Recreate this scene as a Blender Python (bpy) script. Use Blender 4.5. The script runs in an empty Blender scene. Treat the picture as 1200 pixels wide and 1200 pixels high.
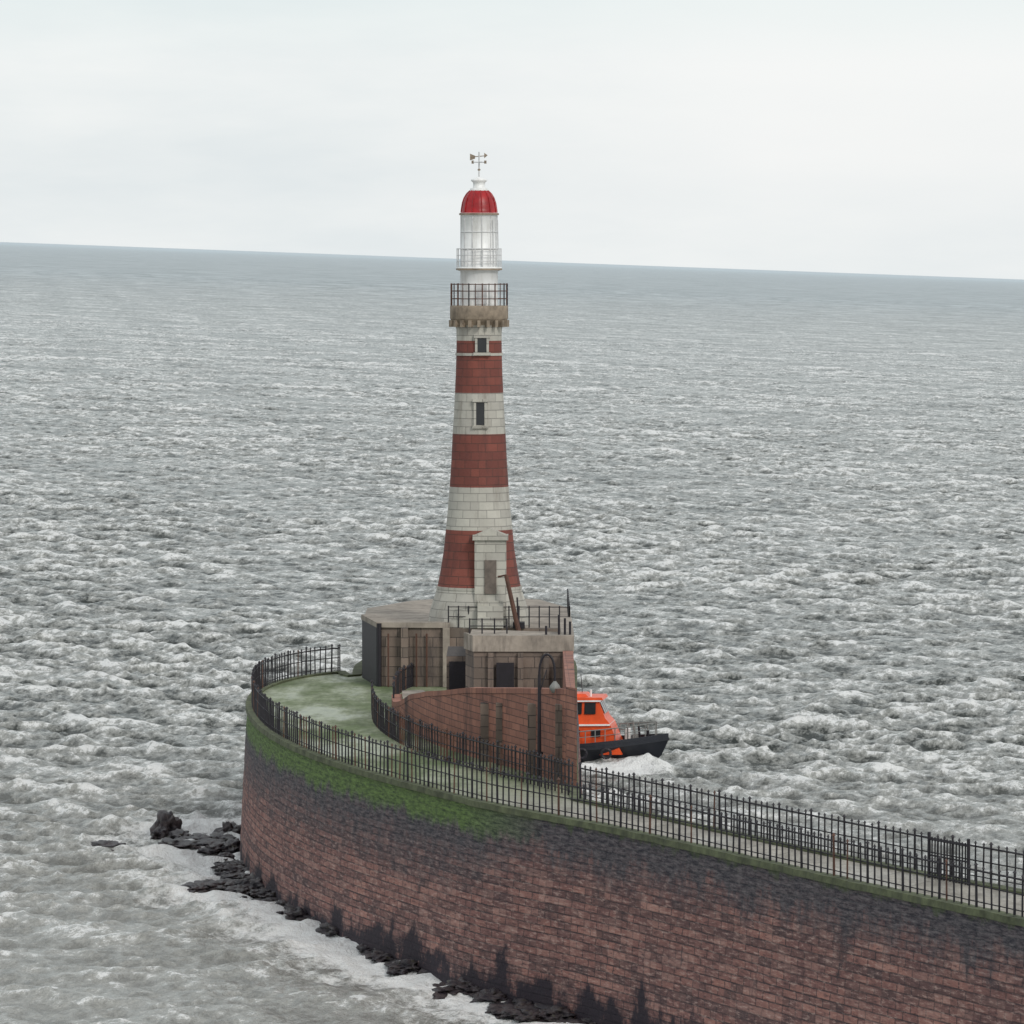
import bpy, math, random
import numpy as np
from mathutils import Vector, noise as mnoise
random.seed(7); rng=np.random.default_rng(11)
F=6000.0; HC=29.0; PITCH=math.atan(295/F)
ZD=7.5
cp,sp=math.cos(PITCH),math.sin(PITCH)
def ray(px,py):
    u=(px-600)/F; v=-(py-600)/F
    return Vector((u, cp+v*sp, -sp+v*cp))
def P(px,py,z):
    d=ray(px,py); t=(z-HC)/d.z
    return Vector((d.x*t,d.y*t,z))
def D(px,py,dist):
    d=ray(px,py); t=dist/d.y
    return Vector((d.x*t,dist,HC+d.z*t))
SC=bpy.context.scene
SC.view_settings.view_transform='Standard'
# ---------------- materials
def newmat(name):
    m=bpy.data.materials.new(name); m.use_nodes=True
    nt=m.node_tree; nt.nodes.clear()
    o=nt.nodes.new('ShaderNodeOutputMaterial'); b=nt.nodes.new('ShaderNodeBsdfPrincipled')
    nt.links.new(b.outputs[0],o.inputs[0])
    return m,nt,b
class N:
    def __init__(s,nt): s.nt=nt
    def lk(s,a,b):
        if isinstance(a,(int,float)): b.default_value=a
        elif isinstance(a,tuple): b.default_value=a if len(a)==4 else (*a,1)
        else: s.nt.links.new(a,b)
    def noise(s,vec,scale,detail=4,rough=.6,col=False):
        n=s.nt.nodes.new('ShaderNodeTexNoise'); s.lk(vec,n.inputs['Vector'])
        n.inputs['Scale'].default_value=scale; n.inputs['Detail'].default_value=detail; n.inputs['Roughness'].default_value=rough
        return n.outputs['Color' if col else 'Fac']
    def ramp(s,f,a,b,ca=0.0,cb=1.0):
        n=s.nt.nodes.new('ShaderNodeMapRange'); s.lk(f,n.inputs[0]); n.inputs[1].default_value=a; n.inputs[2].default_value=b
        n.inputs[3].default_value=ca; n.inputs[4].default_value=cb; return n.outputs[0]
    def mix(s,f,a,b):
        n=s.nt.nodes.new('ShaderNodeMix'); n.data_type='RGBA'
        s.lk(f,n.inputs['Factor']); s.lk(a,n.inputs[6]); s.lk(b,n.inputs[7]); return n.outputs[2]
    def math(s,op,a,b=0.0,c=None):
        n=s.nt.nodes.new('ShaderNodeMath'); n.operation=op; s.lk(a,n.inputs[0]); s.lk(b,n.inputs[1])
        if c is not None: s.lk(c,n.inputs[2])
        return n.outputs[0]
    def mapping(s,vec,scale=(1,1,1),rot=(0,0,0)):
        n=s.nt.nodes.new('ShaderNodeMapping'); s.lk(vec,n.inputs[0]); n.inputs['Scale'].default_value=scale; n.inputs['Rotation'].default_value=rot
        return n.outputs[0]
    def rmap(s,vec,ang,scale): return s.mapping(s.mapping(vec,(1,1,1),(0,0,ang)),scale)
    def pos(s): return s.nt.nodes.new('ShaderNodeNewGeometry').outputs['Position']
    def uv(s): return s.nt.nodes.new('ShaderNodeTexCoord').outputs['UV']
    def sep(s,v):
        n=s.nt.nodes.new('ShaderNodeSeparateXYZ'); s.lk(v,n.inputs[0]); return n.outputs
    def bump(s,h,st,dist,nrm=None):
        n=s.nt.nodes.new('ShaderNodeBump'); s.lk(h,n.inputs['Height']); n.inputs['Strength'].default_value=st; n.inputs['Distance'].default_value=dist
        if nrm: s.lk(nrm,n.inputs['Normal'])
        return n.outputs[0]
    def brick(s,vec,w,h,mort=.02,c1=(1,1,1),c2=(.5,.5,.5),cm=(0,0,0)):
        n=s.nt.nodes.new('ShaderNodeTexBrick'); s.lk(vec,n.inputs['Vector']); n.inputs['Scale'].default_value=1
        n.inputs['Brick Width'].default_value=w; n.inputs['Row Height'].default_value=h; n.inputs['Mortar Size'].default_value=mort
        n.inputs['Mortar Smooth'].default_value=.3
        s.lk(c1,n.inputs['Color1']); s.lk(c2,n.inputs['Color2']); s.lk(cm,n.inputs['Mortar']); return n.outputs
def simple(name,col,rough=.6,var=.25,scale=2.0,metal=0,dirt=None):
    m,nt,b=newmat(name); n=N(nt); p=n.pos()
    f=n.noise(p,scale,6,.65)
    dk=tuple(c*(1-var) for c in col); lt=tuple(min(1,c*(1+var*.6)) for c in col)
    c=n.mix(n.ramp(f,.3,.7),dk,lt)
    if dirt:
        q=n.mapping(p,(1.2,1.2,.25)); c=n.mix(n.ramp(n.noise(q,1.6,5,.7),.5,.75,0,.7),c,dirt)
    n.lk(c,b.inputs['Base Color']); b.inputs['Roughness'].default_value=rough; b.inputs['Metallic'].default_value=metal
    n.lk(n.bump(n.noise(p,scale*6,4,.6),.25,.02),b.inputs['Normal'])
    return m
def blocks(name,c1,c2,cm,w=.9,h=.35,stain=(.04,.04,.04),stam=.5,use='UV'):
    m,nt,b=newmat(name); n=N(nt); uv=n.uv(); p=n.pos()
    br=n.brick(uv,w,h,.018,c1,c2,cm)
    c=n.mix(n.ramp(n.noise(p,1.1,6,.7),.35,.75,0,.5),br[0],tuple(x*.55 for x in c1))
    q=n.mapping(p,(1,1,.2)); c=n.mix(n.ramp(n.noise(q,.9,6,.75),.5,.72,0,stam),c,stain)
    n.lk(c,b.inputs['Base Color']); b.inputs['Roughness'].default_value=.85
    hgt=n.math('ADD',n.math('MULTIPLY',br[1],-1.0),n.math('MULTIPLY',n.noise(p,5,5,.7),.7))
    n.lk(n.bump(hgt,.7,.04),b.inputs['Normal'])
    return m
M={}
M['red']=blocks('red_granite',(.25,.075,.055),(.16,.05,.04),(.09,.05,.04),1.0,.42,(.05,.03,.03),.55)
M['cream']=blocks('grey_granite',(.54,.52,.46),(.42,.40,.36),(.24,.23,.21),1.0,.42,(.18,.15,.12),.6)
M['white']=simple('white_paint',(.84,.84,.83),.4,.08,1.5,dirt=(.5,.48,.44))
M['redp']=simple('red_paint',(.34,.006,.009),.4,.4,1.8)
M['gal']=simple('gallery_stone',(.30,.24,.18),.8,.45,2,dirt=(.07,.045,.03))
M['iron']=simple('black_iron',(.013,.010,.016),.6,.4,3)
M['rust']=simple('rusty_iron',(.10,.045,.03),.7,.4,3)
M['door']=simple('weathered_door',(.16,.13,.11),.7,.4,3)
M['whiteiron']=simple('white_iron',(.6,.6,.6),.5,.2,3)
M['glass']=simple('dark_glass',(.02,.022,.025),.15,.2,2)
M['orange']=simple('orange_paint',(.75,.085,.015),.4,.2,1.5,dirt=(.45,.06,.02))
M['hull']=simple('black_hull',(.012,.014,.022),.4,.3,1)
M['grey']=simple('grey_deck',(.22,.22,.21),.7,.3,2)
M['conc']=simple('weathered_concrete',(.33,.285,.24),.9,.45,.8,dirt=(.06,.05,.045))
M['conc_dark']=blocks('dark_stone',(.25,.19,.155),(.15,.12,.10),(.05,.045,.045),1.2,.5,(.03,.026,.03),.85)
M['redwall']=blocks('red_sandstone',(.42,.19,.135),(.27,.12,.09),(.10,.06,.055),.8,.28,(.03,.025,.03),.85)
# pier wall
def pierwall():
    m,nt,b=newmat('pier_masonry'); n=N(nt); uv=n.uv(); p=n.pos()
    s=n.sep(uv); u,z=s[0],s[1]
    br=n.brick(uv,1.0,.3,.03,(.41,.19,.15),(.245,.11,.095),(.06,.038,.042))
    w1=n.noise(n.mapping(uv,(.25,.8,1)),1,6,.7); w2=n.noise(n.mapping(uv,(.8,.4,1)),1.0,7,.78); w3=n.noise(n.mapping(uv,(.7,3.3,1)),2.5,5,.75)
    nb=nt.nodes.new('ShaderNodeTexWhiteNoise'); nb.noise_dimensions='2D'
    cx=nt.nodes.new('ShaderNodeCombineXYZ'); row=n.math('FLOOR',n.math('DIVIDE',z,.3)); n.lk(n.math('FLOOR',n.math('ADD',u,n.math('MULTIPLY',row,.5))),cx.inputs[0]); n.lk(row,cx.inputs[1]); n.lk(cx.outputs[0],nb.inputs['Vector'])
    sv=nb.outputs['Value']
    rw=nt.nodes.new('ShaderNodeTexWhiteNoise'); rw.noise_dimensions='1D'; n.lk(row,rw.inputs['W'])
    c=n.mix(n.ramp(w1,.38,.64,0,.75),br[0],(.14,.07,.068))
    c=n.mix(n.ramp(sv,.72,.95,0,.35),c,(.50,.30,.25))
    c=n.mix(n.ramp(sv,.25,.05,0,.6),c,(.07,.045,.048))
    c=n.mix(n.ramp(rw.outputs['Value'],.6,1,0,.55),c,(.055,.036,.042))
    c=n.mix(n.ramp(w3,.52,.68,0,.85),c,(.56,.39,.34))
    c=n.mix(n.ramp(w3,.46,.34,0,.85),c,(.045,.027,.034))
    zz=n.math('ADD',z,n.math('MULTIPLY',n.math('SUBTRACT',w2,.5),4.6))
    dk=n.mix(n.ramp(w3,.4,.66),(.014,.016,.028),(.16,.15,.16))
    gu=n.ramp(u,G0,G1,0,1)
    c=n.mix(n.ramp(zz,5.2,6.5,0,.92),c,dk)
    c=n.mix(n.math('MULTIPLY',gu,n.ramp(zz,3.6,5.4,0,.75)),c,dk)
    c=n.mix(n.math('MULTIPLY',n.ramp(w2,.60,.67,0,.85),n.ramp(z,1.5,5,.55,1)),c,(.035,.028,.036))
    zg=n.math('ADD',z,n.math('MULTIPLY',n.math('SUBTRACT',w2,.5),2.4))
    g=n.ramp(zg,6.15,6.6,0,1)
    gcol=n.mix(n.ramp(w3,.35,.62),(.025,.05,.015),(.16,.25,.065))
    c=n.mix(n.math('MULTIPLY',g,gu),c,gcol)
    c=n.mix(n.ramp(zg,7.2,7.45,0,.7),c,(.07,.10,.035))
    zs=n.math('ADD',z,n.math('MULTIPLY',n.math('SUBTRACT',n.noise(n.mapping(uv,(1,.7,1)),.45,8,.68),.5),-7.0))
    c=n.mix(n.ramp(zs,1.35,.7,0,.97),c,(.016,.010,.02))
    n.lk(c,b.inputs['Base Color'])
    b.inputs['Roughness'].default_value=.8
    h=n.math('ADD',n.math('MULTIPLY',br[1],-1.0),n.math('MULTIPLY',n.noise(p,4,6,.7),.9))
    h=n.math('ADD',h,n.math('MULTIPLY',sv,.5))
    n.lk(n.bump(h,1,.08),b.inputs['Normal'])
    return m
def deckmat():
    m,nt,b=newmat('pier_deck'); n=N(nt); p=n.pos(); s=n.sep(p)
    q=n.mapping(p,(1,.35,1))
    a=n.noise(q,.35,6,.65); f=n.noise(q,2.2,5,.7)
    green=n.mix(n.ramp(a,.40,.58),(.105,.145,.055),(.31,.34,.22))
    green=n.mix(n.ramp(f,.45,.7,0,.6),green,(.08,.10,.05))
    grey=n.mix(n.ramp(f,.35,.65),(.22,.20,.17),(.42,.39,.34))
    c=n.mix(n.ramp(n.math('ADD',s[1],n.math('MULTIPLY',a,10)),203,216,0,1),grey,green)
    br=n.brick(n.mapping(p,(1,1,1),(0,0,.5)),4,3,.05,(1,1,1),(.85,.85,.85),(.5,.5,.5))
    mm=nt.nodes.new('ShaderNodeMix'); mm.data_type='RGBA'; mm.blend_type='MULTIPLY'; mm.inputs[0].default_value=.8
    nt.links.new(c,mm.inputs[6]); nt.links.new(br[0],mm.inputs[7])
    n.lk(mm.outputs[2],b.inputs['Base Color']); n.lk(n.ramp(a,.45,.6,.8,.35),b.inputs['Roughness'])
    n.lk(n.bump(n.noise(p,3,5,.7),.5,.05),b.inputs['Normal'])
    return m
# ---------------- mesh builder
class MB:
    def __init__(s,mats): s.v=[];s.f=[];s.m=[];s.uv=[];s.mats=mats;s.sm=[]
    def add(s,vs,fs,mi=0,uvs=None,smooth=False):
        o=len(s.v); s.v+= [tuple(x) for x in vs]
        s.uv+= uvs if uvs else [(v[0]+v[1]*.7,v[2]) for v in vs]
        for f in fs: s.f.append(tuple(o+i for i in f)); s.m.append(mi); s.sm.append(smooth)
    def box(s,c,sz,mi=0,rz=0,bev=0):
        x,y,z=[a/2 for a in sz]; R=(math.cos(rz),math.sin(rz))
        vs=[]
        for k in (-z,z):
            for (a,b) in ((-x,-y),(x,-y),(x,y),(-x,y)):
                vs.append((c[0]+a*R[0]-b*R[1],c[1]+a*R[1]+b*R[0],c[2]+k))
        s.add(vs,[(3,2,1,0),(4,5,6,7),(0,1,5,4),(1,2,6,5),(2,3,7,6),(3,0,4,7)],mi)
    def tube(s,a,b,r,mi=0,n=6,r2=None):
        a=Vector(a);b=Vector(b);d=(b-a)
        if d.length<1e-6:return
        d.normalize(); up=Vector((0,0,1)) if abs(d.z)<.9 else Vector((1,0,0))
        x=d.cross(up).normalized(); y=d.cross(x); r2=r if r2 is None else r2
        vs=[]
        for p,rr in((a,r),(b,r2)):
            for i in range(n):
                t=2*math.pi*i/n; vs.append(p+x*math.cos(t)*rr+y*math.sin(t)*rr)
        fs=[(i,(i+1)%n,n+(i+1)%n,n+i) for i in range(n)]+[tuple(range(n-1,-1,-1)),tuple(range(n,2*n))]
        s.add(vs,fs,mi,smooth=False)
    def path(s,pts,r,mi=0,n=6):
        for a,b in zip(pts[:-1],pts[1:]): s.tube(a,b,r,mi,n)
    def lathe(s,c,prof,n=64,mi=0,smooth=True,mats=None):
        vs=[];uvs=[]
        for (r,z) in prof:
            for i in range(n+1):
                t=2*math.pi*i/n-math.pi/2+.0001; vs.append((c[0]+r*math.cos(t),c[1]+r*math.sin(t),z)); uvs.append((2*math.pi*i/n*2.0,z))
        o=len(s.v); s.v+=vs; s.uv+=uvs
        for k in range(len(prof)-1):
            for i in range(n):
                a=k*(n+1)+i; s.f.append((o+a,o+a+1,o+a+n+2,o+a+n+1)); s.m.append(mats[k] if mats else mi); s.sm.append(smooth)
    def ring(s,c,r,z,tr,mi=0,n=40):
        pts=[(c[0]+r*math.cos(2*math.pi*i/n),c[1]+r*math.sin(2*math.pi*i/n),z) for i in range(n+1)]
        s.path(pts,tr,mi,5)
    def obj(s,name,parent=None):
        me=bpy.data.meshes.new(name); me.from_pydata(s.v,[],s.f)
        for m in s.mats: me.materials.append(m)
        me.polygons.foreach_set('material_index',s.m); me.polygons.foreach_set('use_smooth',s.sm)
        ul=me.uv_layers.new(name='UVMap'); li=np.empty(len(me.loops),dtype=np.int32); me.loops.foreach_get('vertex_index',li)
        ul.data.foreach_set('uv',np.array(s.uv,dtype=np.float32)[li].ravel())
        o=bpy.data.objects.new(name,me); SC.collection.objects.link(o)
        if parent: o.parent=parent
        return o
def empty(name):
    e=bpy.data.objects.new(name,None); SC.collection.objects.link(e); return e
def spline(pts,step=.5):
    pts=[Vector(p) for p in pts]; out=[]
    for i in range(len(pts)-1):
        p0=pts[max(i-1,0)];p1=pts[i];p2=pts[i+1];p3=pts[min(i+2,len(pts)-1)]
        L=max(1,int((p2-p1).length/step))
        for k in range(L):
            t=k/L
            out.append(.5*((2*p1)+(-p0+p2)*t+(2*p0-5*p1+4*p2-p3)*t*t+(-p0+3*p1-3*p2+p3)*t**3))
    out.append(pts[-1]); return out
def resample(pts,step):
    out=[pts[0]]; acc=0
    for a,b in zip(pts[:-1],pts[1:]):
        L=(b-a).length; t=step-acc
        while t<=L: out.append(a.lerp(b,t/L)); t+=step
        acc=(acc+L)%step
    return out
# ---------------- pier
outer_px=[(1900,1250),(1600,1172),(1330,1109),(1200,1080),(1100,1058),(1000,1036),(900,1013),(800,990),(700,968),(620,953),(560,941),(480,920),(420,903),(370,886),(330,868),(305,851),(292,832),(294,817),(308,806),(335,797),(370,791),(402,788)]
outer=spline([P(x,y,ZD) for x,y in outer_px],.5)
back=[Vector(p) for p in [(-8.2,264,ZD),(-8.1,272,ZD),(-6.5,281,ZD),(-2,285,ZD),(2,282,ZD),(3.2,274,ZD),(3.2,262,ZD),(2.9,240,ZD),(2.6,209,ZD)]]
back=spline([outer[-1]]+back,1.0)[1:]
far_px=[(680,938),(740,951),(800,964),(900,986),(1000,1007),(1100,1027),(1200,1046),(1330,1071),(1600,1120),(1900,1170)]
farp=spline([P(x,y,ZD) for x,y in far_px],.6)
loop=outer+back+farp
arc=[0]
for a,b in zip(loop[:-1],loop[1:]): arc.append(arc[-1]+(b-a).length)
def arc_at(px):
    i=min(range(len(outer)),key=lambda k:abs(600+F*outer[k].x/outer[k].y-px) if outer[k].y<235 else 1e9); return arc[i]
G0,G1=arc_at(640),arc_at(545)
M['pier']=pierwall(); M['deck']=deckmat()
pier=empty('stone_pier')
w=MB([M['pier']])
nl=len(loop); nrm=[]
for i in range(nl):
    a=loop[(i-1)%nl]; b=loop[(i+1)%nl]; t=(b-a); t.z=0
    if i==0: t=loop[1]-loop[0]
    if i==nl-1: t=loop[-1]-loop[-2]
    t.normalize(); nrm.append(Vector((-t.y,t.x,0)))
if nrm[60].y>0: nrm=[-a for a in nrm]
rows=32; zb=-2.0
vs=[];uv=[];fs=[]
for k in range(rows+1):
    z=ZD+(zb-ZD)*k/rows
    for i in range(nl):
        off=.05+.055*(ZD-z)
        q=loop[i]+nrm[i]*(off+ .05*mnoise.noise(Vector((arc[i]*.8,z*2.5,0))))
        vs.append((q.x,q.y,z)); uv.append((arc[i],z))
for k in range(rows):
    for i in range(nl-1):
        a=k*nl+i; fs.append((a,a+1,a+nl+1,a+nl))
w.add(vs,fs,0,uv,True); w.obj('masonry_wall',pier)
dk=MB([M['deck']]); 
dk.add([(p.x,p.y,ZD) for p in loop],[tuple(range(nl))]); d=dk.obj('deck',pier)
import bmesh
bm=bmesh.new(); bm.from_mesh(d.data); bmesh.ops.triangulate(bm,faces=bm.faces); bm.normal_update()
for f in bm.faces:
    if f.normal.z<0: f.normal_flip()
bm.to_mesh(d.data); bm.free()
M['coping']=simple('mossy_coping',(.11,.125,.065),.85,.6,1.5,dirt=(.045,.05,.04))
cpn=MB([M['coping']])
sec=[(-.38,.004),(-.38,.09),(.12,.09),(.14,-.14),(.04,-.14)]
vs=[];fs=[]
for i in range(nl):
    for (o,h) in sec:
        q=loop[i]+nrm[i]*(o+(.02*mnoise.noise(Vector((arc[i]*1.1,3,0))))); vs.append((q.x,q.y,ZD+h+.03*mnoise.noise(Vector((arc[i]*.7,o,0)))))
ns=len(sec)
for i in range(nl-1):
    for k in range(ns-1):
        a=i*ns+k; fs.append((a,a+1,a+ns+1,a+ns))
cpn.add(vs,fs,0); cpn.obj('coping',pier)
# ---------------- railings
def railing(pts,name,h=1.3,step=.48,base=0.1,mat='iron'):
    r=MB([M[mat],M['rust']])
    pp=resample(pts,step)
    for i,p in enumerate(pp):
        j=(random.uniform(-.03,.03),random.uniform(-.03,.03))
        main=(i%5==0); rr=.05 if main else .036
        top=Vector((p.x+j[0],p.y+j[1],p.z+base+h+(.08 if main else 0)+random.uniform(-.02,.02)))
        mi=1 if random.random()<.12 else 0
        r.tube((p.x,p.y,p.z+base),top,rr,mi,5,rr*.8)
        r.tube(top,top+Vector((0,0,.1)),rr*1.7,mi,5,.005)
    for hh,t in((.18,.02),(h*.55,.024),(h*.93,.034)):
        r.path([Vector((p.x,p.y,p.z+base+hh)) for p in pp],t,0,4)
    return r.obj(name)
ins=[loop[i]-nrm[i]*.18 for i in range(len(outer))]
railing(ins,'iron_railing')
insf=[p+Vector((0,-.2,0)) for p in farp]
railing(insf,'iron_railing',base=.1)
inner_px=[(436,833),(438,846),(448,858),(470,872),(500,885),(540,897),(580,908),(630,921),(674,934)]
railing(spline([P(x,y,ZD) for x,y in inner_px],.4),'iron_railing',base=0,step=.42)
st_px=[(461,834),(463,820),(472,810),(490,803),(515,800)]
railing(spline([P(x,y,ZD) for x,y in st_px],.4),'iron_railing',base=0,h=1.1,step=.35)
g=MB([M['iron']])
ga=P(1087,1026,ZD);gb=P(1133,1035,ZD)
for i in range(14):
    p=ga.lerp(gb,i/13)+Vector((0,-.6,0)); g.tube(p,p+Vector((0,0,1.45)),.045 if i in(0,13) else .028,0,5)
for hh in(.2,.8,1.35): g.tube(ga+Vector((0,-.6,hh)),gb+Vector((0,-.6,hh)),.03,0,4)
for q in(ga,gb): g.tube(q+Vector((0,-.6,0)),q+Vector((0,-.6,1.6)),.06,0,8)
g.obj('iron_gate')
# ---------------- pier head structures
head=empty('lighthouse_platform')
def prism(mb,pts,z0,ztops,mi=0,topmi=None):
    n=len(pts); vs=[];fs=[];uvs=[]
    if not isinstance(ztops,(list,tuple)): ztops=[ztops]*n
    L=0
    for i in range(n):
        a=pts[i];b=pts[(i+1)%n]; l=math.hypot(b[0]-a[0],b[1]-a[1]); o=len(vs)
        vs+=[(a[0],a[1],z0),(b[0],b[1],z0),(b[0],b[1],ztops[(i+1)%n]),(a[0],a[1],ztops[i])]
        uvs+=[(L,z0),(L+l,z0),(L+l,ztops[(i+1)%n]),(L,ztops[i])]; fs.append((o,o+1,o+2,o+3)); L+=l
    mb.add(vs,fs,mi,uvs)
    mb.add([(p[0],p[1],z) for p,z in zip(pts,ztops)],[tuple(range(n))],topmi if topmi is not None else mi,[(p[0],p[1]) for p in pts])
b=MB([M['conc_dark'],M['conc'],M['iron'],M['rust']])
xl=D(424,760,262).x; xm=D(525,760,258).x
ZP=10.5
prism(b,[(xl,263.5),(xl+.9,258),(xm,257.6),(3.0,257),(3.1,272),(1.5,279),(-2,282),(-5.5,278),(xl,272)],ZD-.2,ZP,0,1)
prism(b,[(xl-.08,263.6),(xl+.85,257.85),(xm+.1,257.45),(xm+.1,258.4),(xl+1.4,258.8),(xl+.6,263.6)],ZP-.01,ZP+.25,1)
prism(b,[(xl-.03,263.4),(xl+.86,257.92),(xl+.95,257.92),(xl+.5,263.4)],ZD,ZP-.02,2)  # black sheet over the block's left face, its shaded side put in as colour
b.tube((xl+1.0,257.8,ZD),(xl+1.0,257.8,ZP+.2),.12,2,8)
for px in (474,523):
    q=D(px,760,257.4); b.box((q.x,257.5,(ZD+ZP)/2),(.35,.4,ZP-ZD-.02),1 if px==523 else 0)
for px in(455,488,500): 
    q=D(px,760,257.5); b.tube((q.x,257.55,ZD),(q.x,257.55,ZP-.3),.05,3,6)
b.obj('base_block',head)
b=MB([M['conc_dark'],M['conc'],M['iron']])
x1=D(545,760,232).x; x2=D(671,760,232).x
prism(b,[(x1,234),(x1+.4,232),(x2,232),(x2+.05,244),(x1+.2,246)],ZD-.2,11.25,0,1)
prism(b,[(x1-.08,233.9),(x1+.35,231.9),(x2+.06,231.9),(x2+.08,233),(x1+.7,233)],11.25,11.98,1)
prism(b,[(x2-.5,233),(x2+.08,233),(x2+.08,244),(x2-.5,244)],11.25,11.98,1)
for px in(575,610,640):
    q=D(px,760,232); b.box((q.x,231.9,9.5),(.25,.3,3.4),0)
b.box((D(536,780,240).x,242,9),(1.0,6,3.0),0)
b.box((D(536,780,240).x,238.9,9.0),(.75,.2,2.5),2)
b.box((D(592,780,231.8).x,231.82,9.9),(.8,.1,1.7),2)
b.obj('upper_block',head)
fr_px=[(459,829),(461,840),(473,853),(500,868),(540,883),(600,900),(640,912),(676,924)]
fr=spline([P(x,y,ZD) for x,y in fr_px],.8)
nn=len(fr); r=MB([M['redwall'],M['conc'],M['iron'],M['conc_dark']])
ztop=[]
for i,p in enumerate(fr):
    px=600+F*p.x/p.y
    ztop.append(float(np.interp(px,[459,480,500,545,640,680],[7.9,9.0,9.5,10.2,11.0,11.35])))
bk=[]
for i,p in enumerate(fr):
    t=(fr[min(i+1,nn-1)]-fr[max(i-1,0)]); t.z=0; t.normalize(); nv=Vector((-t.y,t.x,0)); 
    if nv.y<0 and i>2: nv=-nv
    if i<=2: nv=Vector((1,.2,0))
    q=p+nv*.5; q.x=min(q.x,.01235*q.y)
    bk.append(q)
for i in range(nn-1):
    a,c,a2,c2=fr[i],fr[i+1],bk[i],bk[i+1]; za,zc=ztop[i],ztop[i+1]; U=i*.8
    r.add([(a.x,a.y,ZD-.2),(c.x,c.y,ZD-.2),(c.x,c.y,zc),(a.x,a.y,za)],[(0,1,2,3)],0,[(U,ZD),(U+.8,ZD),(U+.8,zc),(U,za)])
    r.add([(a2.x,a2.y,ZD-.2),(c2.x,c2.y,ZD-.2),(c2.x,c2.y,zc),(a2.x,a2.y,za)],[(3,2,1,0)],0,[(U,ZD),(U+.8,ZD),(U+.8,zc),(U,za)])
    f=Vector((0,-.07,0)); up=Vector((0,0,.24)); A=Vector((a.x,a.y,za));Cc=Vector((c.x,c.y,zc));A2=Vector((a2.x,a2.y,za));C2=Vector((c2.x,c2.y,zc))
    r.add([A+f,Cc+f,Cc+f+up,A+f+up,A2-f,C2-f,C2-f+up,A2-f+up],[(0,1,2,3),(3,2,6,7),(4,7,6,5),(0,4,5,1)],0,[(U,0),(U+.8,0),(U+.8,.25),(U,.25)]*2)
e=bk[-1]; e0=fr[-1]
r.add([(e0.x,e0.y,ZD-.2),(e.x,e.y,ZD-.2),(e.x,e.y,11.6),(e0.x,e0.y,11.6)],[(0,1,2,3)],0)
prism(r,[(e.x-.35,e.y+1.2),(e.x+.01,e.y+.01),(x2+.03,231.8),(x2-.45,231.8)],ZD-.2,[11.55,11.58,11.3,11.3],0,0)
poly=[(p.x,p.y) for p in bk]+[(x2-.4,231.6),(x1-.2,233.8),(fr[0].x+1.5,fr[0].y+.6)]
r.add([(a_,b_,8.3) for a_,b_ in poly],[tuple(range(len(poly)))],1)
for px,ww in((566,.5),(585,.35),(622,.5),(655,.4)):
    q=min(fr,key=lambda p:abs(600+F*p.x/p.y-px)); i=fr.index(q)
    r.box((q.x,q.y-.05,(ZD+ztop[i])/2-.2),(ww,.5,ztop[i]-ZD-.4),3)
r.obj('ramp_wall',head)
pst=MB([M['iron'],M['rust']])
def prail(a,b,z,n,h=1.1):
    for i in range(n+1):
        p=Vector(a).lerp(Vector(b),i/n); pst.tube((p.x,p.y,z),(p.x,p.y,z+h),.035,0,5)
    for hh in(h*.5,h*.95): pst.tube((a[0],a[1],z+hh),(b[0],b[1],z+hh),.022,0,4)
prail((D(525,730,256).x,257.6,0),(2.9,257.4,0),ZP,12)
prail((2.9,257.4,0),(2.95,271,0),ZP,8)
prail((x1+.2,233.1,0),(x1+1.9,233.1,0),11.98,3,.7)
for px,hh in((655,.9),(662,.75),(668,.6),(640,.4)): 
    q=D(px,745,232.5); pst.tube((q.x,232.5,11.98),(q.x,232.5,11.98+hh),.06,0,6)
pst.obj('platform_railing',head)
# ---------------- lighthouse
lh=empty('lighthouse'); TD=260.0
ax=D(561.5,600,TD).x; K=TD/F
def zy(y): return D(561.5,y,TD).z
def rr(hw): return hw*K/cp
C=(ax,TD)
t=MB([M['red'],M['cream'],M['gal'],M['glass']])
prof=[(732,60,1),(716,58,1),(700,53,1),(688,49,1),(670,45.5,0),(645,41.5,0),(620,39,0),(595,36.5,1),(570,34.5,1),(540,32.5,0),(508,31,0),(484,29.5,1),(460,28.3,1),(436,27.2,0),(414,26.6,0),(399,26.4,1),(386,26.6,1),(381,28,2),(377,31,2),(374,33.5,2),(373,34,2),(359,34,2),(358,33.5,2),(358,5,2)]
pf=[(rr(h),zy(y)) for y,h,m in prof]; ms=[]
for i in range(len(prof)-1): ms.append(1 if prof[i][0]>688 else 0 if prof[i][0]>620 else 1 if prof[i][0]>570 else 0 if prof[i][0]>508 else 1 if prof[i][0]>460 else 0 if prof[i][0]>399 else 1 if prof[i][0]>381 else 2)
t.lathe(C,pf,64,0,True,ms)
for y,h in((688,49.6),(415,27.2)): t.lathe(C,[(rr(h-1.5),zy(y+1.6)),(rr(h+.6),zy(y+1.5)),(rr(h+.6),zy(y-1.5)),(rr(h-1.5),zy(y-1.6))],64,1,False)
t.obj('tower_shaft',lh)
w=MB([M['cream'],M['glass'],M['gal'],M['red'],M['door']])
def win(px,y0,y1,hw_t,wd):
    q=D(px,(y0+y1)/2,TD); dx=q.x-ax; r0=rr(hw_t); yy=TD-math.sqrt(r0*r0-dx*dx); zc=(zy(y0)+zy(y1))/2; h=zy(y0)-zy(y1)
    w.box((q.x,yy+.05,zc),(wd,.26,h),1)
    for s in(-1,1): w.box((q.x+s*(wd/2+.06),yy+.03,zc),(.12,.36,h+.2),0)
    w.box((q.x,yy+.03,zc+h/2+.1),(wd+.35,.44,.16),0); w.box((q.x,yy+.03,zc-h/2-.1),(wd+.4,.44,.14),0)
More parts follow.
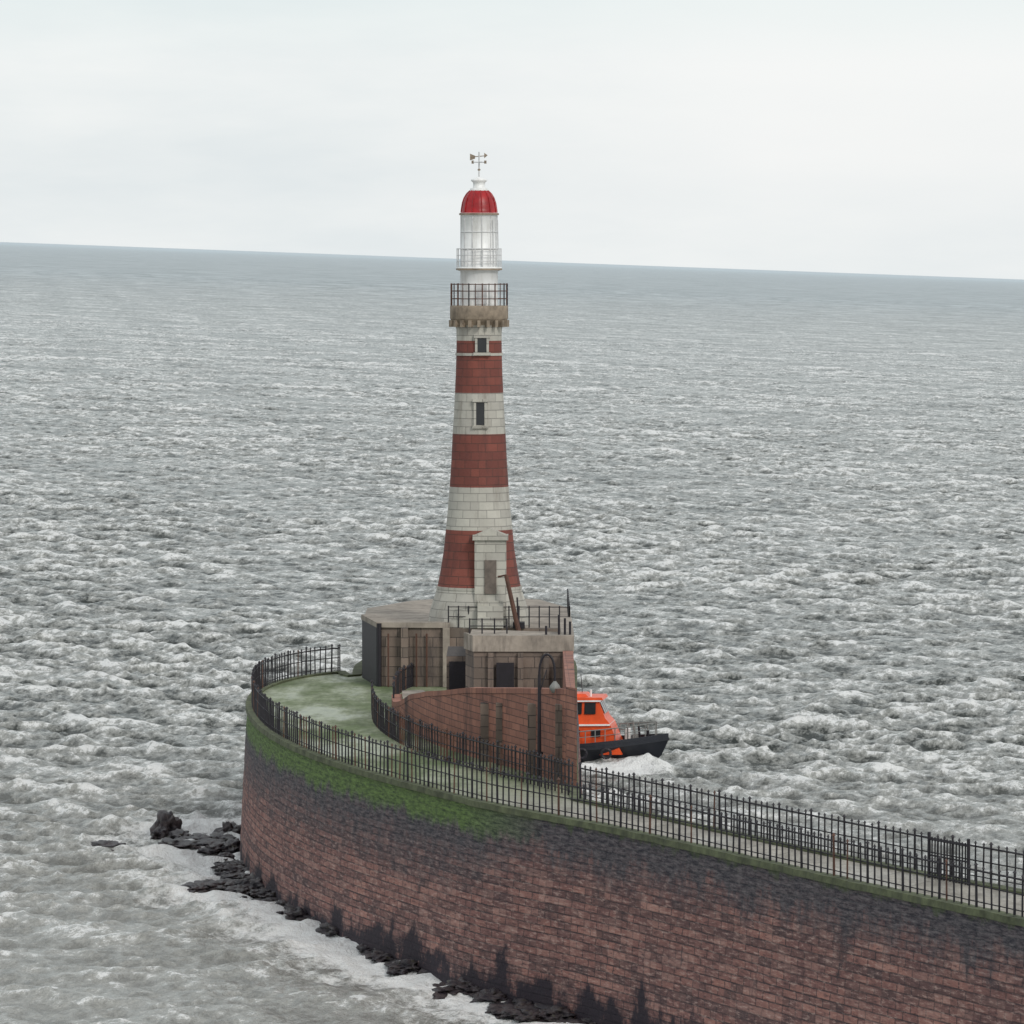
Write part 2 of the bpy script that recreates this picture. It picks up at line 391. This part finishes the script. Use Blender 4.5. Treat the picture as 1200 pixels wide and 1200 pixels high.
win(565,396,412,26.5,.46); win(563,471,497,29,.42)
q=D(575,690,TD); yy=TD-math.sqrt(rr(47)**2-(q.x-ax)**2)-.15; zb_=zy(730); zt_=zy(630)
w.box((q.x,yy+.5,(zb_+zt_)/2),(1.6,1.6,zt_-zb_),0)
w.box((q.x,yy+.45,zt_+.12),(1.8,1.8,.24),0)
w.add([(q.x-.8,yy-.4,zt_+.24),(q.x+.8,yy-.4,zt_+.24),(q.x,yy-.4,zt_+.6),(q.x-.8,yy+1.2,zt_+.24),(q.x+.8,yy+1.2,zt_+.24),(q.x,yy+1.2,zt_+.6)],[(0,1,2),(3,5,4),(0,2,5,3),(1,4,5,2)],0)
w.box((q.x,yy-.32,zy(690)+.75),(.6,.12,1.7),4)
for i in range(5): w.box((q.x,yy-.3-.13*(5-i),zb_+.13+.26*i),(1.3,.26*(5-i),.26),0)
for i in range(20):
    a=2*math.pi*i/20; R=rr(29.5); w.box((ax+R*math.cos(a),TD+R*math.sin(a),zy(379)),(.5,.16,.34),2,a)
w.obj('windows_and_door',lh)
l=MB([M['white'],M['redp'],M['whiteiron'],M['glass'],M['gal']])
l.lathe(C,[(rr(h),zy(y)) for y,h in[(358,22),(335,22),(318,22),(317,24.5),(315,26.5),(313,26.5),(312.6,21.2),(253,21.2),(252,22.5),(249.5,22.5)]],48,0,True)
l.lathe(C,[(rr(h),zy(y)) for y,h in[(250,22.8),(248.5,21),(244,20.4),(238,19.4),(232,17.4),(227,14.3),(223.5,10.5)]],48,1,True)
l.lathe(C,[(rr(h),zy(y)) for y,h in[(223.5,10.3),(221,10.5),(220,7),(214,7),(212,9.5),(210.5,9.5),(209,6),(207,1.5)]],24,0,True)
l.lathe(C,[(rr(23.3),zy(252)),(rr(23.3),zy(250)),(rr(21),zy(249.8))],48,4,False)
l.lathe(C,[(rr(27),zy(316.5)),(rr(27),zy(314.5))],48,4,False)
l.tube((ax,TD,zy(209)),(ax,TD,zy(178)),.045,2,6)
for i in range(12):
    a=2*math.pi*(i+.3)/12; R=rr(21.4); c,s_=math.cos(a),math.sin(a)
    l.tube((ax+R*c,TD+R*s_,zy(312)),(ax+R*c,TD+R*s_,zy(253)),.028,2,4)
    pr=[(21.2,248.5),(20.6,244),(19.6,238),(17.6,232),(14.5,227),(10.7,223.5)]
    l.path([(ax+rr(h)*c,TD+rr(h)*s_,zy(y)) for h,y in pr],.035,1,4)
for y in(292,272): l.ring(C,rr(21.4),zy(y),.028,2)
l.box((ax+.1,TD-rr(22)-.01,zy(345)),(.6,.08,1.0),2)
for dx in(0,.35): l.tube((ax+.75+dx*.7,TD-rr(21)*.75-dx*-.3,zy(313)),(ax+.7+dx*.7,TD-rr(21)*.75-dx*-.3,zy(258)),.02,2,4)
zv=zy(190)
for a in(0,math.pi/2): 
    dx,dy=math.cos(a+.5)*.34,math.sin(a+.5)*.34; l.tube((ax-dx,TD-dy,zv),(ax+dx,TD+dy,zv),.028,2,4)
l.obj('lantern_room',lh)
v=MB([M['gal'],M['iron']])
for sx in(-1,1):
    v.box((ax+sx*.32,TD-.1,zy(190)),(.12,.03,.16),0)
v.tube((ax-.42,TD,zy(184)),(ax+.36,TD,zy(182.5)),.022,0,4)
v.add([(ax-.46,TD,zy(180)),(ax-.2,TD,zy(182.5)),(ax-.2,TD,zy(186)),(ax-.46,TD,zy(188))],[(0,1,2,3)],0)
v.add([(ax+.44,TD,zy(182)),(ax+.26,TD,zy(179)),(ax+.26,TD,zy(185.5))],[(0,1,2)],0)
v.lathe(C,[(.001,zy(201)),(.09,zy(199)),(.001,zy(196.5))],10,0)
v.obj('weather_vane',lh)
gr=MB([M['rust'],M['whiteiron'],M['iron']])
R=rr(33)
for i in range(26):
    a=2*math.pi*i/26; gr.tube((ax+R*math.cos(a),TD+R*math.sin(a),zy(358.5)),(ax+R*math.cos(a),TD+R*math.sin(a),zy(332)),.035 if i%2==0 else .022,0 if i%3 else 2,5)
for y in(333,341,350): gr.ring(C,R,zy(y),.024,0,48)
R=rr(25.8)
for i in range(18):
    a=2*math.pi*i/18; gr.tube((ax+R*math.cos(a),TD+R*math.sin(a),zy(313)),(ax+R*math.cos(a),TD+R*math.sin(a),zy(291)),.024,1,5)
for y in(291.5,299,306): gr.ring(C,R,zy(y),.02,1,40)
gr.obj('gallery_railings',lh)
dv=MB([M['rust'],M['iron']])
a=D(593,674,256.6);b2=D(608,741,256.6)
dv.tube(a,b2,.10,0,8,.13); dv.tube(D(606,700,256.7),D(608,741,256.6),.05,1,6); dv.tube(a,a+Vector((-.4,.3,-.1)),.05,0,6)
dv.box((b2.x,257.3,ZP+.15),(.6,.9,.3),1)
dv.obj('davit')
lp=MB([M['iron'],M['grey']])
q=P(632,915,ZD)
def at(dx,z): return Vector((q.x+dx,q.y,z))
lp.tube(at(0,ZD),at(0,ZD+1.1),.12,0,8,.10); lp.tube(at(0,ZD+1.1),at(0,ZD+4.4),.085,0,8,.065); lp.tube(at(0,ZD+1.1),at(0,ZD+1.2),.15,0,8)
pts=[at(0,ZD+4.4)]
for i in range(9):
    t_=math.pi*i/8; pts.append(at(.32-.32*math.cos(t_),ZD+4.5+.75*math.sin(t_)))
pts.append(at(.64,ZD+4.1)); lp.path(pts,.055,0,6)
lp.lathe((q.x+.64,q.y),[(.04,ZD+4.15),(.2,ZD+3.95),(.24,ZD+3.85),(.12,ZD+3.65),(.001,ZD+3.62)],12,1)
lp.tube(at(0,ZD+3.6),at(.3,ZD+4.6),.025,0,5)
lp.obj('street_lamp')
# ---------------- boat
SL=44/1200.0
def seaz(x): return -x*SL
boat=empty('pilot_boat'); 
BL=14.0; bx=D(784,866,294).x
hb=MB([M['hull'],M['orange'],M['grey'],M['white'],M['glass'],M['iron']])
ns=24
ang=-.12
def bt(l,wd,z):
    X=l-BL; Y=wd
    return (bx+X*math.cos(ang)-Y*math.sin(ang), 296+X*math.sin(ang)+Y*math.cos(ang)-1.0, z+seaz(5)+(l-7)*.018)
sec=[]
for i in range(ns+1):
    l=BL*i/ns; f=i/ns
    hwid=2.1*min(1,(.86+.35*f)) if f<.5 else 2.1*max(0.02,(1-((f-.5)/.5)**2.6))
    sheer=1.05+.85*max(0,f-.35)**1.5*1.3
    keel=-.7 if f<.8 else -.7+ (f-.8)/.2*1.3
    cl=hwid*(.82 if f<.5 else .82-.35*(f-.5)*2)
    lx=l
    rowp=[]
    for (wd,z,dl) in ((0,keel,-.9*max(0,f-.7)/.3),(cl*.75,-.1 if f<.8 else -.1+(f-.8)*1.5,-.7*max(0,f-.7)/.3),(cl,.25+ (sheer-1.05)*.4,-.4*max(0,f-.7)/.3),(hwid,sheer-.28,0),(hwid*1.04,sheer-.28,0.03),(hwid*1.04,sheer-.12,0.03),(hwid,sheer-.12,0),(hwid,sheer+.12,0),(hwid-.08,sheer+.12,0),(max(0,hwid-.08),sheer-.3,0),(0,sheer-.3,0)):
        rowp.append((lx+dl,wd,z))
    sec.append(rowp)
for side in(-1,1):
    m=len(sec[0]); vs=[bt(a,wd*side,z) for row in sec for a,wd,z in row]
    for k in range(m-1):
        mi=0 if k<7 else (2 if k==9 else 0)
        fs=[(i*m+k,(i+1)*m+k,(i+1)*m+k+1,i*m+k+1) for i in range(ns)]
        hb.add(vs,fs,mi,smooth=k<3)
    hb.add([bt(a,wd*side,z) for a,wd,z in sec[0]],[tuple(range(m))],0)
hb.obj('hull',boat)
wh=MB([M['orange'],M['glass'],M['white'],M['iron'],M['grey']])
OX=1.55; OZ=.36
def bprism(l0,l1,w,z0,z1,tf=0.0,tb=0.0,tw=.0,mi=0,ox=None,oz=None):
    ox=OX if ox is None else ox; oz=OZ if oz is None else oz
    l0+=ox;l1+=ox;z0+=oz;z1+=oz
    vs=[bt(l0,-w,z0),bt(l1,-w,z0),bt(l1,w,z0),bt(l0,w,z0),bt(l0+tb,-w+tw,z1),bt(l1-tf,-w+tw,z1),bt(l1-tf,w-tw,z1),bt(l0+tb,w-tw,z1)]
    wh.add(vs,[(3,2,1,0),(4,5,6,7),(0,1,5,4),(1,2,6,5),(2,3,7,6),(3,0,4,7)],mi)
def B(l,wd,z): return bt(l+OX,wd,z+OZ)
bprism(2.1,9.9,1.5,.3,2.05,.7,0,.08)
bprism(4.6,9.2,1.4,2.05,2.4,.3,0,.05)
bprism(5.4,8.9,1.35,2.4,3.45,.4,.15,.15)
bprism(5.1,8.8,1.38,3.45,3.6,0.1,0,.03)
bprism(5.9,7.9,.9,3.6,3.78,.2,.1,.1)
for (a,b_) in((5.9,6.7),(6.85,7.55),(7.7,8.35)):
    for sd in(-1,1):
        vs=[B(a,sd*1.36,2.65),B(b_,sd*1.36,2.65),B(b_,sd*1.22,3.3),B(a,sd*1.22,3.3)]
        vs=[(x,y-(.04 if sd<0 else -.04),z) for x,y,z in vs]; wh.add(vs,[(0,1,2,3)],1)
for w0 in(-1.05,-.3,.45):
    vs=[B(8.83,w0,2.65),B(8.83,w0+.6,2.65),B(8.55,w0+.6,3.3),B(8.55,w0,3.3)]; wh.add([(x+.05,y,z) for x,y,z in vs],[(0,1,2,3)],1)
for a in(5.7,6.9,8.1):
    vs=[B(a,-1.51,1.35),B(a+.55,-1.51,1.35),B(a+.55,-1.47,1.75),B(a,-1.47,1.75)]; wh.add([(x,y-.03,z) for x,y,z in vs],[(0,1,2,3)],1)
bprism(2.1,9.2,1.55,1.98,2.07,0,0,0,2)
bprism(5.38,8.65,1.37,3.36,3.46,0,0,0,2)
wh.tube(B(6.2,0,3.7),B(6.0,0,4.9),.06,2,6); wh.tube(B(6.1,-.6,4.3),B(6.1,.6,4.3),.04,2,5); wh.tube(B(5.7,0,4.1),B(6.5,0,4.15),.09,2,8)
wh.tube(B(7.4,.5,3.6),B(7.3,.5,4.8),.02,3,4); wh.tube(B(5.5,-.8,3.5),B(5.3,-.8,4.7),.02,2,4); wh.tube(B(8.0,-.6,3.6),B(8.0,-.6,4.0),.07,2,6)
for sd in(-1,1):
    wh.path([B(l_,sd*1.42,2.75) for l_ in(2.6,3.6,4.7)],.03,2,4)
    for l_ in(2.6,3.3,4.0,4.7): wh.tube(B(l_,sd*1.42,2.05),B(l_,sd*1.42,2.75),.025,2,4)
for sd in(-1,1):
    pr=[]
    for i in range(9):
        l_=8.8+i*.56; f=l_/BL; hw=2.1*(1-((f-.5)/.5)**2.6)-.12; z=1.05+.85*(f-.35)**1.5*1.3+.12
        hw=max(hw,.1); pr.append(Vector(bt(l_,sd*hw,z+.7))); wh.tube(bt(l_,sd*hw,z-.1),pr[-1],.03,4,4)
    wh.path(pr,.03,4,4); wh.path([p-Vector((0,0,.35)) for p in pr],.02,4,4)
bprism(11.9,12.4,.35,1.0,1.75,.05,.05,.05,4,0,0); bprism(11.5,11.85,.4,1.0,2.05,.05,.05,.05,2,0,0)
wh.tube(bt(12.8,0,1.2),bt(12.8,0,1.95),.09,3,8)
wh.tube(bt(11.7,-.8,1.2),bt(11.7,-.8,2.5),.06,4,6); wh.tube(bt(12.0,.6,1.2),bt(11.9,.6,2.4),.05,4,6); wh.tube(bt(12.4,-.3,1.2),bt(12.3,-.3,2.2),.07,3,6)
lb=[]
for i in range(13):
    a=2*math.pi*i/12; lb.append(B(5.1+.3*math.cos(a),-1.56,1.5+.3*math.sin(a)))
wh.path(lb,.06,2,5)
for a in(9.2,10.6):
    tb=[]
    for i in range(11):
        t_=2*math.pi*i/10; tb.append(bt(a+.27*math.cos(t_),-2.18,.8+.27*math.sin(t_)))
    wh.path(tb,.09,3,6)
wh.obj('superstructure',boat)
# ---------------- sea
def sea():
    def cols():
        dense=np.arange(-0.126,0.126,0.00034)
        l=[];a=0.126;st=.002
        while a<1.3: l.append(a); a+=st; st*=1.25
        l=np.array(l); return np.concatenate([-l[::-1],dense[1:],l])
    th=cols()
    near=np.exp(np.arange(math.log(50),math.log(188),.02)); mid=np.exp(np.arange(math.log(188),math.log(5500),.0014))
    fr_=np.exp(np.arange(math.log(5520),math.log(300000),.06)); r=np.concatenate([near,mid,fr_])
    R,T=np.meshgrid(r,th,indexing='ij'); X=R*np.sin(T); Y=R*np.cos(T)
    dr=np.gradient(r)[:,None]; dth=np.gradient(th)[None,:]
    ds=np.maximum(dr*.8,R*dth)
    Z=np.zeros_like(X);DX=np.zeros_like(X);DY=np.zeros_like(X)
    nw=78
    lam=np.exp(rng.uniform(math.log(.85),math.log(12),nw))
    for i in range(nw):
        L=lam[i]; k=2*math.pi/L; a=-math.pi/2+rng.normal(0,.95)+.2
        A=.0125*L**.72*(1 if L<5.5 else (5.5/L)**.9)
        kx,ky=k*math.cos(a),k*math.sin(a); ph=rng.uniform(0,6.28)
        fac=np.clip((L/ds-1.8)/1.5,0,1)*A
        arg=kx*X+ky*Y+ph; s=np.sin(arg)*fac; c=np.cos(arg)*fac
        Z+=c; q=.9; DX-=q*math.cos(a)*s; DY-=q*math.sin(a)*s
    for i in range(26):
        L=12+rng.uniform(0,45); k=2*math.pi/L; a=-math.pi/2+rng.normal(0,1.0); A=.03
        Z+=A*np.cos(k*math.cos(a)*X+k*math.sin(a)*Y+rng.uniform(0,6.28))*np.clip((L/ds-1.8)/1.5,0,1)*np.clip((Y-350)/900,.3,1)
    # gusty patches so that the sea is not equally rough everywhere
    g=np.zeros_like(X)
    for i in range(10):
        L=rng.uniform(30,160); a=rng.uniform(0,6.28); g+=np.cos(2*math.pi/L*(math.cos(a)*X+math.sin(a)*Y*.6)+rng.uniform(0,6.28))
    gust=np.clip(1+.09*g,.75,1.3)
    calm=(np.clip((Y-195)/90,0,1)*.5+.5)*gust
    Z*=calm
    crest=Z/.15
    X2=X+DX*calm; Y2=Y+DY*calm
    ox=np.array([p.x for p in outer[::3]]);oy=np.array([p.y for p in outer[::3]])
    foam=np.zeros_like(X)
    msk=(Y<300)&(np.abs(X)<45)
    px_,py_=X[msk],Y[msk]; dm=np.full(px_.shape,1e9)
    for a,b in zip(ox,oy): dm=np.minimum(dm,(px_-a)**2+((py_-b)*.8)**2)
    dm=np.sqrt(dm); foam[msk]=.9*np.exp(-np.maximum(dm-1.6,0)/1.9)+.3*np.exp(-np.maximum(dm-1,0)/7.0)
    for px,py,sx,sy,am in((225,984,2.6,4,.75),(130,1001,1.4,3.5,.55),(205,1016,2.4,3,.45),(225,1060,2.2,3,.45),(410,1125,1.6,3.0,.5),(500,1160,1.3,2.,.45)):
        q=P(px,py,0); foam+=am*np.exp(-(((X-q.x)/sx)**2+((Y-q.y)/sy)**2))
    bxm,bym=bx-.8,294.2
    foam+=1.1*np.exp(-(((X-(bx-2.0))/1.6)**2+((Y-(bym-1.2))/2.4)**2))
    foam+=.8*np.exp(-(((X-(bx-6))/5)**2+((Y-(bym-2.5))/1.5)**2))
    Z+=.35*np.exp(-(((X-(bx-1.3))/.9)**2+((Y-(bym-.6))/1.3)**2))
    Z2=Z-X2*SL
    nr,nc=X.shape
    co=np.stack([X2,Y2,Z2],-1).reshape(-1,3).astype(np.float32)
    idx=np.arange(nr*nc).reshape(nr,nc)
    q=np.stack([idx[:-1,:-1],idx[:-1,1:],idx[1:,1:],idx[1:,:-1]],-1).reshape(-1,4).astype(np.int32)
    me=bpy.data.meshes.new('sea'); me.vertices.add(len(co)); me.vertices.foreach_set('co',co.ravel())
    me.loops.add(q.size); me.loops.foreach_set('vertex_index',q.ravel())
    me.polygons.add(len(q)); me.polygons.foreach_set('loop_start',np.arange(0,q.size,4,dtype=np.int32)); me.polygons.foreach_set('loop_total',np.full(len(q),4,dtype=np.int32))
    me.polygons.foreach_set('use_smooth',np.ones(len(q),dtype=bool))
    me.update(calc_edges=True)
    at_=me.attributes.new('foam','FLOAT','POINT'); at_.data.foreach_set('value',foam.ravel().astype(np.float32))
    at_=me.attributes.new('crest','FLOAT','POINT'); at_.data.foreach_set('value',crest.ravel().astype(np.float32))
    n_=me.polygons[len(q)//2].normal
    if n_.z<0: me.flip_normals()
    o=bpy.data.objects.new('sea',me); SC.collection.objects.link(o)
    m,nt,b=newmat('sea_water'); n=N(nt); p=n.pos(); s=n.sep(p)
    def attr(nm):
        a=nt.nodes.new('ShaderNodeAttribute'); a.attribute_name=nm; return a.outputs['Fac']
    fo=attr('foam'); cr=attr('crest')
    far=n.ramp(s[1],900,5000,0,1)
    fine=n.noise(n.rmap(p,.35,(1,.42,1)),1.5,6,.78)
    mid=n.noise(n.rmap(p,-.5,(1,.34,1)),.5,6,.78)
    pat=n.noise(n.rmap(p,.7,(1,.35,1)),.05,5,.65)
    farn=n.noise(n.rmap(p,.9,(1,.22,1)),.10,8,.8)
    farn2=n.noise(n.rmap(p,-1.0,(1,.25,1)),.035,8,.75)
    tex=n.math('ADD',n.math('MULTIPLY',fine,.6),n.math('MULTIPLY',mid,.4))
    tex=n.math('ADD',tex,n.math('MULTIPLY',cr,.036))
    tex=n.math('ADD',tex,n.math('MULTIPLY',n.math('SUBTRACT',pat,.5),.12))
    deep=n.mix(n.ramp(tex,.42,.53),(.028,.034,.030),(.36,.365,.345))
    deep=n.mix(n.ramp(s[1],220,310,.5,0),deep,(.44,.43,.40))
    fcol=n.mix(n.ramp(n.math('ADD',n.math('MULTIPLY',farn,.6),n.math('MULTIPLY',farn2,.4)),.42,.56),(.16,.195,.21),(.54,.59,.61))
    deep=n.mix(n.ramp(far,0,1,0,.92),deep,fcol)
    deep=n.mix(n.ramp(s[1],6000,60000,0,.75),deep,(.50,.58,.63))  # distance haze painted into the far water's base colour
    fm=n.math('MULTIPLY',n.ramp(tex,.54,.61,0,.9),n.ramp(far,0,1,1,.4))  # white specks: foam flecks plus silvery wave highlights painted into the colour
    wf=n.ramp(n.math('ADD',n.math('MULTIPLY',fo,.42),n.math('ADD',n.math('MULTIPLY',fine,.65),n.math('MULTIPLY',mid,.55))),.74,.92,0,.95)
    fa=n.math('MAXIMUM',fm,wf)
    c=n.mix(fa,deep,(.87,.87,.86))
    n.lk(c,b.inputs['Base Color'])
    n.lk(n.math('MAXIMUM',n.ramp(far,0,1,.2,.5),n.math('MULTIPLY',fa,.6)),b.inputs['Roughness'])
    b.inputs['IOR'].default_value=1.33
    n.lk(n.ramp(far,0,1,.5,.25),b.inputs['Specular IOR Level'])
    h=n.math('ADD',n.noise(n.mapping(p,(1,.6,1)),1.1,6,.72),n.math('MULTIPLY',n.noise(p,3.5,4,.6),.3))
    n.lk(n.bump(h,1.0,.45),b.inputs['Normal'])
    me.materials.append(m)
sea()
# ---------------- rocks
ro=MB([None]); 
def rockmat():
    m,nt,b=newmat('seaweed_rock'); n=N(nt); p=n.pos()
    c=n.mix(n.ramp(n.noise(p,1.8,6,.7),.42,.68),(.012,.008,.014),(.08,.06,.06)); c=n.mix(n.ramp(n.noise(p,3,4,.6),.58,.68,0,.6),c,(.06,.055,.025))
    n.lk(c,b.inputs['Base Color']); b.inputs['Roughness'].default_value=.5; n.lk(n.bump(n.noise(p,6,5,.7),1,.08),b.inputs['Normal']); return m
ro.mats=[rockmat()]
bm=bmesh.new(); bmesh.ops.create_icosphere(bm,subdivisions=4,radius=1); iv=[v.co.copy() for v in bm.verts]; ifc=[tuple(v.index for v in f.verts) for f in bm.faces]; bm.free()
def rock(c,sx,sy,sz,seed):
    off=Vector((seed*3.7,seed*1.3,0)); vs=[]
    for v in iv:
        k=1+.6*mnoise.noise(v*1.3+off)+.4*mnoise.noise(v*3.2+off)+.22*mnoise.noise(v*8+off)
        vs.append((c[0]+v.x*sx*k,c[1]+v.y*sy*k,c[2]+v.z*sz*k))
    ro.add(vs,ifc,0,smooth=True)
def Ps(px,py,dz=0):
    q=P(px,py,0); return Vector((q.x,q.y,seaz(q.x)+dz))
sd=0
for px,py,sx,sz in[(196,991,.62,.8),(188,996,.4,.4),(212,998,.6,.28),(235,1000,.7,.22),(258,999,.8,.25),(270,990,.6,.45),(206,1006,.9,.2),(246,1006,.8,.2),(272,1008,.6,.3),(126,1011,.7,.2),(265,1020,.4,.2)]:
    sd+=1; rock(Ps(px,py,.1),sx,sx*2.2,sz,sd)
base=[(270,1030),(300,1050),(340,1068),(385,1088),(420,1100),(455,1118),(500,1140),(560,1165),(620,1180),(700,1200),(760,1218)]
for i in range(200):
    t_=random.random()*(len(base)-1); k=int(t_); f=t_-k
    px=base[k][0]*(1-f)+base[k+1][0]*f; py=base[k][1]*(1-f)+base[k+1][1]*f
    px+=random.gauss(0,11)-7; py+=abs(random.gauss(0,8))-8
    s_=random.uniform(.12,.48); sd+=1
    rock(Ps(px,py,random.uniform(-.05,.2)),s_*1.5,s_*2.4,s_*random.uniform(.3,.8),sd)
for px,py in((240,1053),(255,1052),(268,1050),(280,1056),(228,1056),(430,1112),(445,1128),(470,1140),(520,1165),(590,1185)):
    sd+=1; rock(Ps(px,py,.05),.55,1.5,.16,sd)
ro.obj('seaweed_rocks')
# ---------------- world / light / camera
W=bpy.data.worlds.new('World'); SC.world=W; W.use_nodes=True; nt=W.node_tree; nt.nodes.clear(); n=N(nt)
out=nt.nodes.new('ShaderNodeOutputWorld'); tc=nt.nodes.new('ShaderNodeTexCoord').outputs['Generated']
s=n.sep(tc); zz=n.math('MAXIMUM',s[2],.02)
cb=nt.nodes.new('ShaderNodeCombineXYZ'); n.lk(s[0],cb.inputs[0]);n.lk(s[1],cb.inputs[1]);n.lk(zz,cb.inputs[2])
sk=nt.nodes.new('ShaderNodeTexSky'); sk.sky_type='NISHITA'; sk.sun_disc=False; sk.sun_elevation=math.radians(35); sk.sun_rotation=math.radians(150)
nt.links.new(cb.outputs[0],sk.inputs[0])
b1=nt.nodes.new('ShaderNodeBackground'); nt.links.new(sk.outputs[0],b1.inputs[0]); b1.inputs[1].default_value=.1
cl=n.noise(n.mapping(tc,(9,9,40)),1.0,5,.6)
col=n.mix(n.ramp(cl,.35,.65),(.79,.84,.865),(.90,.925,.93))
br_=n.math('MULTIPLY',n.ramp(s[0],-.03,.05,0,1),n.ramp(s[2],-.008,.02,0,1))
col=n.mix(n.math('MULTIPLY',br_,.75),col,(.96,.965,.965))
col=n.mix(n.ramp(s[2],.038,.06,0,.6),col,(.76,.87,.87))
col=n.mix(n.ramp(s[2],.06,.6,0,.9),col,(.74,.77,.79))
b2_=nt.nodes.new('ShaderNodeBackground'); n.lk(col,b2_.inputs[0]); b2_.inputs[1].default_value=1.0
mx=nt.nodes.new('ShaderNodeMixShader'); mx.inputs[0].default_value=.92
nt.links.new(b1.outputs[0],mx.inputs[1]); nt.links.new(b2_.outputs[0],mx.inputs[2]); nt.links.new(mx.outputs[0],out.inputs[0])
sl=bpy.data.lights.new('sun','SUN'); sl.energy=1.4; sl.angle=math.radians(14); sl.color=(1,.96,.9)
so=bpy.data.objects.new('sun',sl); SC.collection.objects.link(so)
az=math.radians(150); el=math.radians(35)
dirv=Vector((math.sin(az)*math.cos(el),math.cos(az)*math.cos(el),math.sin(el)))
so.rotation_euler=dirv.to_track_quat('Z','Y').to_euler()
cam=bpy.data.cameras.new('camera'); co_=bpy.data.objects.new('camera',cam); SC.collection.objects.link(co_)
cam.sensor_width=36; cam.lens=F/1200*36; cam.clip_start=1; cam.clip_end=1e6
co_.location=(0,0,HC); co_.rotation_euler=(math.pi/2-PITCH,0,0)
SC.camera=co_
